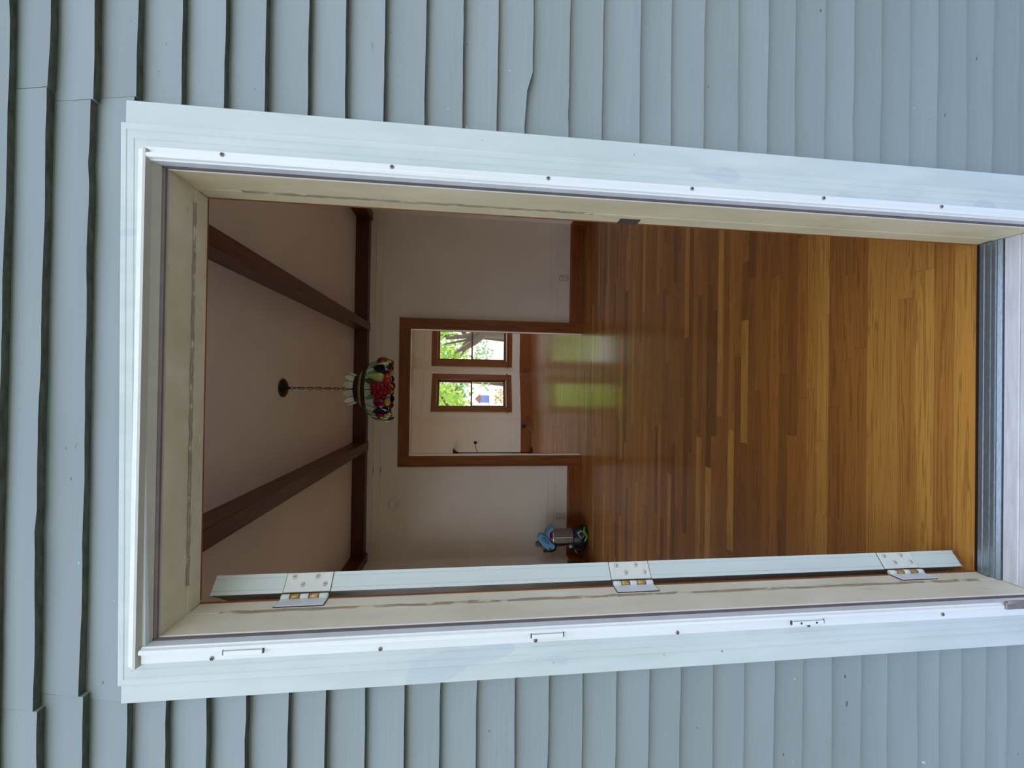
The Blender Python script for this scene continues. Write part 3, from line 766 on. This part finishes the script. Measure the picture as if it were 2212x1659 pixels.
# crown band, brass step, shoulder ring
MB().lathe([(.093, 2.234), (.100, 2.232), (.103, 2.245), (.101, 2.263), (.094, 2.263), (.093, 2.234)], c0, 32).build('crown_band', MT['lead'], lamp)
MB().lathe([(.099, 2.2325), (.112, 2.228), (.130, 2.222), (.158, 2.202), (.178, 2.190), (.176, 2.187), (.155, 2.198), (.110, 2.224), (.097, 2.229)], c0, 32).build('brass_step', MT['brass'], lamp)
MB().lathe([(.176, 2.191), (.181, 2.189), (.188, 2.176), (.190, 2.160), (.185, 2.159), (.176, 2.180)], c0, 32).build('shoulder_ring', MT['lead'], lamp)
for i in range(12):
    a = 2 * PI * (i + .5) / 12; ca, sa = math.cos(a), math.sin(a)
    prof = [(-.022, 0), (-.027, .020), (-.024, .040), (-.013, .056), (0, .063), (.013, .056), (.024, .040), (.027, .020), (.022, 0)]
    vs = []
    for q in (0, .003):
        for u, h in prof:
            rr = .099 + q + .45 * h - 1.2 * h * h + .002; vs.append((LX + rr * ca - u * sa, LY + rr * sa + u * ca, 2.2635 + h))
    n = len(prof)
    b = MB().add(vs, [tuple(range(n))[::-1], tuple(range(n, 2 * n))] + [(k, (k + 1) % n, n + (k + 1) % n, n + k) for k in range(n)])
    o = b.build('petal', MT['glassw'], lamp)
    b = MB().tube([(v[0], v[1], v[2]) for v in vs[:n]], .0013, 5); b.build('lead_edge', MT['lead'], o)
def rad(z):  # shade radius
    z = z + .03
    return .186 + (.216 - .186) * max(0, min(1, (2.188 - z) / .07)) - .012 * max(0, (2.07 - z) / .07) ** 2
NPAN = 20
for i in range(NPAN):
    a0 = 2 * PI * i / NPAN + .012; a1 = 2 * PI * (i + 1) / NPAN - .012; vs = []
    zs = (2.160, 2.140, 2.120, 2.100, 2.080, 2.060)
    for d in (0, -.003):
        for z in zs:
            for a in (a0, (a0 + a1) / 2, a1): vs.append((LX + (rad(z) + d) * math.cos(a), LY + (rad(z) + d) * math.sin(a), z))
    fs = []; m = len(zs)
    for q in range(2):
        for k in range(m - 1):
            for j in range(2):
                s0 = q * m * 3 + k * 3 + j; f = (s0, s0 + 1, s0 + 4, s0 + 3); fs.append(f if q else f[::-1])
    fs += [(k * 3, (k + 1) * 3, m * 3 + (k + 1) * 3, m * 3 + k * 3) for k in range(m - 1)] + [(k * 3 + 2, m * 3 + k * 3 + 2, m * 3 + (k + 1) * 3 + 2, (k + 1) * 3 + 2) for k in range(m - 1)]
    fs += [(0, m * 3, m * 3 + 1, 1), (1, m * 3 + 1, m * 3 + 2, 2)]; e = (m - 1) * 3
    fs += [(e, e + 1, m * 3 + e + 1, m * 3 + e), (e + 1, e + 2, m * 3 + e + 2, m * 3 + e + 1)]
    o = MB().add(vs, fs).build('glass_panel', MT['glassw'], lamp)
    MB().tube([(LX + (rad(z) + .001) * math.cos(a0 - .012), LY + (rad(z) + .001) * math.sin(a0 - .012), z) for z in zs], .0017, 5).build('lead_came', MT['lead'], o)
def on(a, z, out=0.): return V(LX + (rad(z) + out) * math.sin(a), LY - (rad(z) + out) * math.cos(a), z)   # a = 0 faces the doorway
def frame(a): return Matrix.Rotation(a, 3, 'Z')
def fruit(name, a, z, r, mat, out=.004, tilt=0):
    if math.cos(a) < .05 and z - r[2] < 2.030: z = 2.034 + r[2]
    R = (Matrix.Rotation(a, 3, 'Z') @ Matrix.Rotation(tilt, 3, 'Y'))
    b = MB(); b.ball(on(a, z, out), r, 14, 10, T=R); return b.build(name, MT[mat], lamp)
def petal_leaf(name, a, z, w_, h_, mat, tilt=0, out=.006):
    if math.cos(a) < .05 and z - h_ < 2.030: z = 2.030 + h_
    vs = []; n = 8; R = Matrix.Rotation(a, 3, 'Z') @ Matrix.Rotation(tilt, 3, 'Y')
    pr = [(math.sin(PI * k / n) ** .8 * w_, -h_ + 2 * h_ * k / n) for k in range(n + 1)]
    out_ = [(u, v) for u, v in pr] + [(-u, v) for u, v in pr[::-1][1:-1]]
    c = on(a, z, out); m = len(out_)
    for q in (.0, -.004):
        vs += [c + R @ Vector((u, -q - .010 * (1 - (v / h_) ** 2) + u * u * 2.2, v)) for u, v in out_]
    b = MB().add(vs, [tuple(range(m)), tuple(range(m, 2 * m))[::-1]] + [(k, (k + 1) % m, m + (k + 1) % m, m + k) for k in range(m)])
    return b.build(name, MT[mat], lamp)
D = math.radians
# lower tier of coloured glass pieces behind the fruit
for i in range(24):
    a0 = 2 * PI * i / 24 + .01; a1 = 2 * PI * (i + 1) / 24 - .01; vs = []
    zlo = (2.034 if math.sin(2 * PI * (i + .5) / 24) > -.15 else 1.996) + .006 * math.sin(i * 2.3)
    for d in (0, -.003):
        for z in (2.0595, 2.052, 2.044, zlo):
            for a in (a0, (a0 + a1) / 2, a1): vs.append((LX + (rad(z) + d) * math.cos(a), LY + (rad(z) + d) * math.sin(a), z + (-.008 if a == (a0 + a1) / 2 and z == zlo else 0)))
    fs = []
    for q in range(2):
        for k in range(3):
            for jj in range(2):
                s0 = q * 12 + k * 3 + jj; f = (s0, s0 + 1, s0 + 4, s0 + 3); fs.append(f if q else f[::-1])
    fs += [(9, 10, 22, 21), (10, 11, 23, 22), (0, 12, 13, 1), (1, 13, 14, 2)] + [(k * 3, k * 3 + 3, k * 3 + 15, k * 3 + 12) for k in range(3)] + [(k * 3 + 2, k * 3 + 14, k * 3 + 17, k * 3 + 5) for k in range(3)]
    MB().add(vs, fs).build('glass_panel', MT[('plum', 'navy', 'red', 'glassd', 'navy', 'red')[i % 6]], lamp)
for base in (0, 120, 240):
    B = D(base)
    for (a, z, r) in ((-5, 2.082, .024), (5, 2.085, .024), (-11, 2.060, .023), (2, 2.060, .028), (10, 2.056, .025), (-6, 2.036, .026), (5, 2.030, .027), (-1, 2.008, .026), (9, 2.004, .024), (3, 1.984, .023), (-4, 1.988, .020)):
        fruit('grape', B + D(a), z, (r, r * .8, r), 'red', .010)
    fruit('plum', B + D(-24), 2.048, (.044, .026, .044), 'plum', .006, tilt=.1)
    petal_leaf('leaf', B + D(-44), 2.052, .036, .058, 'navy', -.2); petal_leaf('leaf', B + D(-52), 2.020, .032, .050, 'navy', .3)
    fruit('lemon', B + D(-23), 1.996, (.028, .020, .023), 'yellow', .010)
    o = MB(); R = Matrix.Rotation(B + D(23), 3, 'Z') @ Matrix.Rotation(.14, 3, 'Y'); cc = on(B + D(23), 2.075, .012)
    pr = [(.0001, .064), (.010, .060), (.015, .044), (.020, .022), (.030, -.002), (.037, -.024), (.033, -.044), (.018, -.054), (.0001, -.055)]
    o.lathe(pr, (0, 0, 0), 16); o.v = [tuple(cc + R @ Vector((p[0], p[1] * .7, p[2]))) for p in o.v]; o.build('pear', MT['pear'], lamp)
    petal_leaf('leaf', B + D(14), 2.095, .024, .062, 'glassd', .3, .004); petal_leaf('leaf', B + D(32), 2.100, .020, .060, 'glassg', -.3, .004)
    petal_leaf('leaf', B + D(-13), 2.108, .016, .046, 'glassg', -.45, .004)
    fruit('apple', B + D(19), 1.998, (.036, .026, .033), 'orange', .008)
    petal_leaf('leaf', B + D(41), 2.050, .036, .058, 'navy', .2, .010); petal_leaf('leaf', B + D(50), 2.010, .030, .044, 'navy', -.3, .010)
    fruit('apple', B + D(62), 2.058, (.034, .024, .036), 'red'); fruit('peach', B + D(64), 2.012, (.028, .020, .028), 'yellow')
    petal_leaf('leaf', B + D(-62), 2.095, .020, .056, 'glassg', .3, .004)
    fruit('pear', B + D(-66), 2.040, (.028, .020, .046), 'pear', tilt=-.15); fruit('cherry', B + D(-58), 1.995, (.020, .016, .019), 'red')

# ------------------------------------------------------------------ vacuum cleaner
VX, VY = -1.80, 3.745
vac = thing('vacuum_cleaner', 'small black vacuum cleaner with clear dust bin and blue handle by the left corner', 'vacuum cleaner', (VX, VY, 0))
b = MB(); b.lathe([(.0001, .002), (.105, .002), (.122, .020), (.126, .055), (.118, .100), (.098, .140), (.090, .172), (.0001, .173)], (VX, VY, 0), 28)
b.v = [(p[0] if p[0] > VX else VX + (p[0] - VX) * 1.25, p[1], p[2]) for p in b.v]; b.build('base', MT['black'], vac)
# lime trim sweeping round the foot of the base
vs = []; nn = 20
for k in range(nn + 1):
    a = -2.25 + 1.75 * k / nn
    for r_, z in ((.124, .020), (.130, .024), (.130, .040), (.126, .046)):
        vs.append((VX + .012 + r_ * math.cos(a), VY + r_ * math.sin(a), z + .012 * math.sin(k * .5)))
MB().add(vs, [(k * 4 + j, k * 4 + j + 1, k * 4 + j + 5, k * 4 + j + 4) for k in range(nn) for j in range(3)], smooth=True).build('lime_trim', MT['green'], vac)
a = -1.15; TB = Matrix.Translation((VX + .122 * math.cos(a), VY + .122 * math.sin(a), .095)) @ Matrix.Rotation(a + PI / 2, 4, 'Z') @ Matrix.Rotation(-.16, 4, 'X')
tri = [(-.045, .0), (-.012, -.048), (.036, -.040), (.048, -.004), (.020, .040)]
MB().prism(tri, 'y', -.010, .012, T=TB).build('badge', MT['silver'], vac)
MB().prism([(p * .72 - .002, q * .72 - .006) for p, q in tri], 'y', -.0125, -.0095, T=TB).build('badge_lens', MT['black'], vac)
MB().lathe([(.086, .174), (.088, .182), (.088, .392), (.086, .400), (.083, .400), (.084, .392), (.084, .182), (.083, .174)], (VX, VY, 0), 28).build('dust_bin', MT['smoke'], vac)
MB().lathe([(.0001, .176), (.034, .176), (.030, .30), (.045, .33), (.045, .395), (.0001, .396)], (VX, VY, 0), 18).build('cyclone_core', MT['greyp'], vac)
MB().lathe([(.0001, .175), (.078, .175), (.074, .205), (.060, .222), (.036, .228), (.0001, .228)], (VX, VY, 0), 20).build('dust', MT['dust'], vac)
a = -1.45; MB().box((-.004, -.004, .180), (.004, .003, .392), bev=.0015, T=Matrix.Translation((VX + .088 * math.cos(a), VY + .088 * math.sin(a), 0))).build('bin_rib', MT['whitein'], vac)
MB().lathe([(.0001, .4005), (.088, .4005), (.090, .408), (.086, .424), (.0001, .425)], (VX, VY, 0), 26).build('bin_lid', MT['silver'], vac)
MB().lathe([(.083, .4245), (.088, .430), (.080, .446), (.0001, .447)], (VX, VY, 0), 24).build('lid_cap', MT['plum'], vac)
# blue hood: broad curved lid and carrying handle
def vp(cx, cy): 
    p = at(1100 + cx / 9.217, 1080 + cy / 9.217, VY); return (p.x, p.z)
def slab_shape(pts, y0, y1, name, mat):
    o = MB().prism([vp(*p) for p in pts], 'y', VY + y0, VY + y1).build(name, MT[mat], vac)
    m_ = o.modifiers.new('round', 'BEVEL'); m_.width = .008; m_.segments = 3; m_.limit_method = 'ANGLE'; m_.angle_limit = math.radians(50)
    return o
slab_shape([(868, 520), (845, 508), (810, 512), (765, 560), (722, 612), (700, 665), (712, 715), (760, 765), (820, 815), (842, 790), (800, 745), (790, 690), (792, 620), (822, 590), (866, 548)], -.075, .055, 'blue_lid', 'blue')
slab_shape([(546, 690), (556, 655), (590, 630), (640, 626), (690, 655), (730, 700), (780, 765), (835, 812), (880, 850), (886, 885), (860, 915), (815, 915), (772, 885), (786, 948), (720, 915), (650, 862), (590, 790), (552, 730)], -.095, -.020, 'blue_handle', 'blue')
slab_shape([(600, 690), (650, 668), (690, 700), (740, 770), (770, 810), (740, 830), (680, 790), (625, 735)], -.101, -.088, 'handle_inset', 'bluedark')
MB().tube([(VX - .085, VY, .160), (VX - .105, VY, .28), (VX - .112, VY, .38), (VX - .150, VY, .44), (VX - .178, VY, .47), (VX - .180, VY, .515)], .018, 10).build('handle_spine', MT['black'], vac)
MB().tube([(VX - .118, VY, .36), (VX - .165, VY, .375), (VX - .185, VY, .42), (VX - .180, VY, .50)], .012, 8).build('hose_clip', MT['black'], vac)
MB().tube([(VX - .152, VY - .01, .455), (VX - .12, VY - .01, .50), (VX - .095, VY - .01, .56)], .026, 10).ball((VX - .085, VY - .01, .585), (.036, .034, .036), 14, 10).build('grip_end', MT['greyp'], vac)
MB().tube([(VX - .122, VY - .01, .150), (VX - .122, VY - .01, .205)], .026, 12).build('hose_collar', MT['silver'], vac)
MB().tube([(VX - .130, VY - .01, .151), (VX - .165, VY - .02, .10), (VX - .150, VY - .03, .04), (VX - .10, VY - .06, .025)], .026, 10).build('hose', MT['black'], vac)
MB().tube([(VX - .15, VY - .05, .150), (VX - .185, VY - .06, .120), (VX - .20, VY - .06, .100)], .005, 6).build('cord_end', MT['silver'], vac)

# ------------------------------------------------------------------ floor lamp in the back room
FX, FY = -1.535, 7.98
fl = thing('floor_lamp', 'thin black floor lamp with reading arm in the back room', 'floor lamp', (FX, FY, 0))
MB().lathe([(.0001, .001), (.125, .001), (.127, .012), (.110, .026), (.030, .040), (.014, .060), (.0001, .061)], (FX, FY, 0), 24).build('base', MT['blackm'], fl)
MB().tube([(FX, FY, .05), (FX, FY, 1.70)], .012, 10).build('pole', MT['blackm'], fl)
MB().lathe([(.014, 1.68), (.020, 1.705), (.045, 1.745), (.095, 1.80), (.100, 1.812), (.094, 1.810), (.040, 1.752), (.010, 1.70)], (FX, FY, 0), 22).build('uplight_shade', MT['blackm'], fl)
MB().tube([(FX, FY, 1.255), (FX + .03, FY - .01, 1.262), (FX + .08, FY - .015, 1.285), (FX + .14, FY - .02, 1.302), (FX + .205, FY - .025, 1.306)], .007, 8).build('reading_arm', MT['blackm'], fl)
MB().ball((FX + .235, FY - .03, 1.308), (.036, .034, .038), 14, 10).build('reading_head', MT['blackm'], fl)
ox_, oy_ = -.93, 8.045
ol = thing('wall_outlet', 'black outlet with plug on the far baseboard, right of the floor lamp', 'outlet', (ox_, oy_, .17))
MB().box((ox_ - .038, oy_ - .010, .115), (ox_ + .038, oy_ + .022, .228), bev=.004).build('cover_plate', MT['black'], ol)
MB().box((ox_ - .018, oy_ - .040, .150), (ox_ + .018, oy_ - .010, .186), bev=.006).build('plug', MT['black'], ol)
tag(MB().tube([(ox_ - .0, oy_ - .041, .166), (ox_ - .02, oy_ - .055, .120), (ox_ - .06, oy_ - .06, .05), (ox_ - .12, oy_ - .07, .010), (ox_ - .26, oy_ - .09, .006), (ox_ - .40, oy_ - .075, .006), (FX + .135, FY + .01, .006)], .005, 6).build('power_cord', MT['cord']), 'thin grey cord running along the floor to the floor lamp', 'cord')

# ------------------------------------------------------------------ outdoors
struct(MB().box((-60, -40, -.80), (60, 60, -.70)).build('ground', MT['lawn']), 'green lawn around the house', 'ground')
struct(MB().box((-1.5, -2.2, -.70), (1.5, -.01, -.20), bev=.01).build('bounce_step', MT['bounce']), 'unseen pale painted step added outside the front door to bounce light', 'step')  # out of view, added to throw bluish light up the facade
hd = MB()
for k in range(16):
    x0 = -26 + k * 3.3; rh = random.Random(k + 50); h_ = rh.uniform(5.0, 7.5)
    hd.ball((x0, -15 - rh.uniform(0, 2), h_ * .45 - .7), (2.4, 2.0, h_ * .58), 14, 10)
struct(hd.build('sky_blocker_trees', MT['blocker_green']), 'unseen dark green trees added in front of the house to block low sky', 'trees')  # unseen trees placed to cut off light from the low sky
struct(MB().box((-14, 9.4, -.70), (18, 59, -.685)).build('path', MT['stone']), 'pale gravel yard behind the house', 'yard')
def leaves(c, r, n, size, seed):
    g = np.random.default_rng(seed)
    u = g.normal(size=(n, 3)); u /= np.linalg.norm(u, axis=1)[:, None]
    rr = g.random(n) ** .45
    # clumped crown: several lobes
    k = 14; lob = g.normal(size=(k, 3)); lob /= np.linalg.norm(lob, axis=1)[:, None]; lob *= .62
    ci = g.integers(0, k, n); p = lob[ci] + u * rr[:, None] * .45
    p = p * np.array(r) + np.array(c)
    t = g.normal(size=(n, 3)); t /= np.linalg.norm(t, axis=1)[:, None]
    s = np.cross(t, g.normal(size=(n, 3))); s /= np.linalg.norm(s, axis=1)[:, None]
    z = size * (.6 + .8 * g.random(n))[:, None]
    q = np.stack([p - t * z, p + s * z * .55, p + t * z, p - s * z * .55], 1).reshape(-1, 3)
    me = bpy.data.meshes.new('foliage'); me.from_pydata(q.tolist(), [], np.arange(4 * n).reshape(-1, 4).tolist())
    return me
def tree(x, y, h, r, mat, seed, label, name='tree', trunk=True, n=2600, size=.11, branches=()):
    t = thing(name, label, 'tree' if name == 'tree' else 'shrub', (x, y, -.70), 'trees behind the house' if name == 'tree' else None)
    rs = random.Random(seed)
    if trunk:
        MB().tube([(x, y, -.71), (x + .1, y, h * .3), (x + .05, y + .1, h * .62), (x + .1, y + .1, h * .95)], .22, 10, taper=.07).build('trunk', MT['bark'], t)
        for k in range(5):
            a = rs.uniform(0, 6.28); z = h * rs.uniform(.35, .7)
            MB().tube([(x + .08, y + .05, z), (x + r[0] * .3 * math.cos(a), y + r[1] * .3 * math.sin(a), z + .5), (x + r[0] * .7 * math.cos(a), y + r[1] * .7 * math.sin(a), z + 1.2)], .09, 7, taper=.03).build('branch', MT['bark'], t)
    for br, r0, r1 in branches: MB().tube(br, r0, 8, taper=r1).build('branch', MT['bark'], t)
    me = leaves((0, 0, h + .70), r, n, size, seed); me.materials.append(MT[mat])
    o = bpy.data.objects.new('foliage', me); COL.objects.link(o); o.parent = t; o['kind'] = 'stuff'
    return t
YT = 12.6
def bp(cx, cy, Y=YT): return at(840 + cx / 4.741, 660 + cy / 4.741, Y)
br = [([bp(1330, 285), bp(1180, 292), bp(980, 285), bp(880, 370), bp(790, 430), bp(690, 470)], .21, .06),
      ([bp(980, 285), bp(905, 275), bp(760, 320), bp(580, 335)], .10, .05),
      ([bp(890, 330), bp(760, 360), bp(570, 395)], .06, .03), ([bp(800, 425), bp(760, 480), bp(735, 520)], .045, .02)]
tree(3.0, YT + .2, 4.6, (2.2, 1.6, 1.5), 'leaf1', 5, 'tree close behind the house, its thick grey branches crossing the right window', branches=br, n=2400)
tree(-1.6, 17.0, 3.6, (2.6, 2.0, 2.4), 'leaf1', 6, 'yellow-green tree filling the upper part of the left window', n=4200, size=.13)
tree(2.6, 20.0, 3.4, (2.6, 2.2, 2.2), 'leaf1', 7, 'bright green tree seen in the top of the right window', n=3600, size=.13)
tree(.2, 25.0, 3.8, (2.4, 2.0, 2.6), 'leaf2', 8, 'blue-green tree farther off between the two windows', n=3200, size=.15)
tree(5.4, 24.0, 3.0, (2.6, 2.0, 2.8), 'leaf3', 9, 'pale hazy tree at the right edge of the right window', n=3200, size=.15)
tree(-.42, 15.0, .05, (.42, .3, .62), 'leaf4', 10, 'shrub with orange leaves low in the left window', name='shrub', trunk=False, n=150, size=.06)
tree(3.4, 17.0, .0, (1.1, .5, .9), 'leaf3', 11, 'pale green shrub low in the right window', name='shrub', trunk=False, n=420, size=.08)
tree(1.2, 19.0, .9, (1.5, .8, .8), 'leaf3', 12, 'pale green airy tree low between the two far windows', trunk=False, n=420, size=.09)
hp0 = at(840 + 945 / 4.741, 660 + 958 / 4.741, 46)
hs = thing('house', 'tiny blue house far off in the left window', 'house', (hp0.x, 47, -.70))
MB().box((hp0.x - .45, 46, -.70), (hp0.x + .45, 48, hp0.z + .15)).build('wall', MT['housew'], hs)
MB().prism([(hp0.x - .6, hp0.z + .15), (hp0.x, hp0.z + .75), (hp0.x + .6, hp0.z + .15)], 'y', 45.8, 48.2).build('roof', MT['roof'], hs)
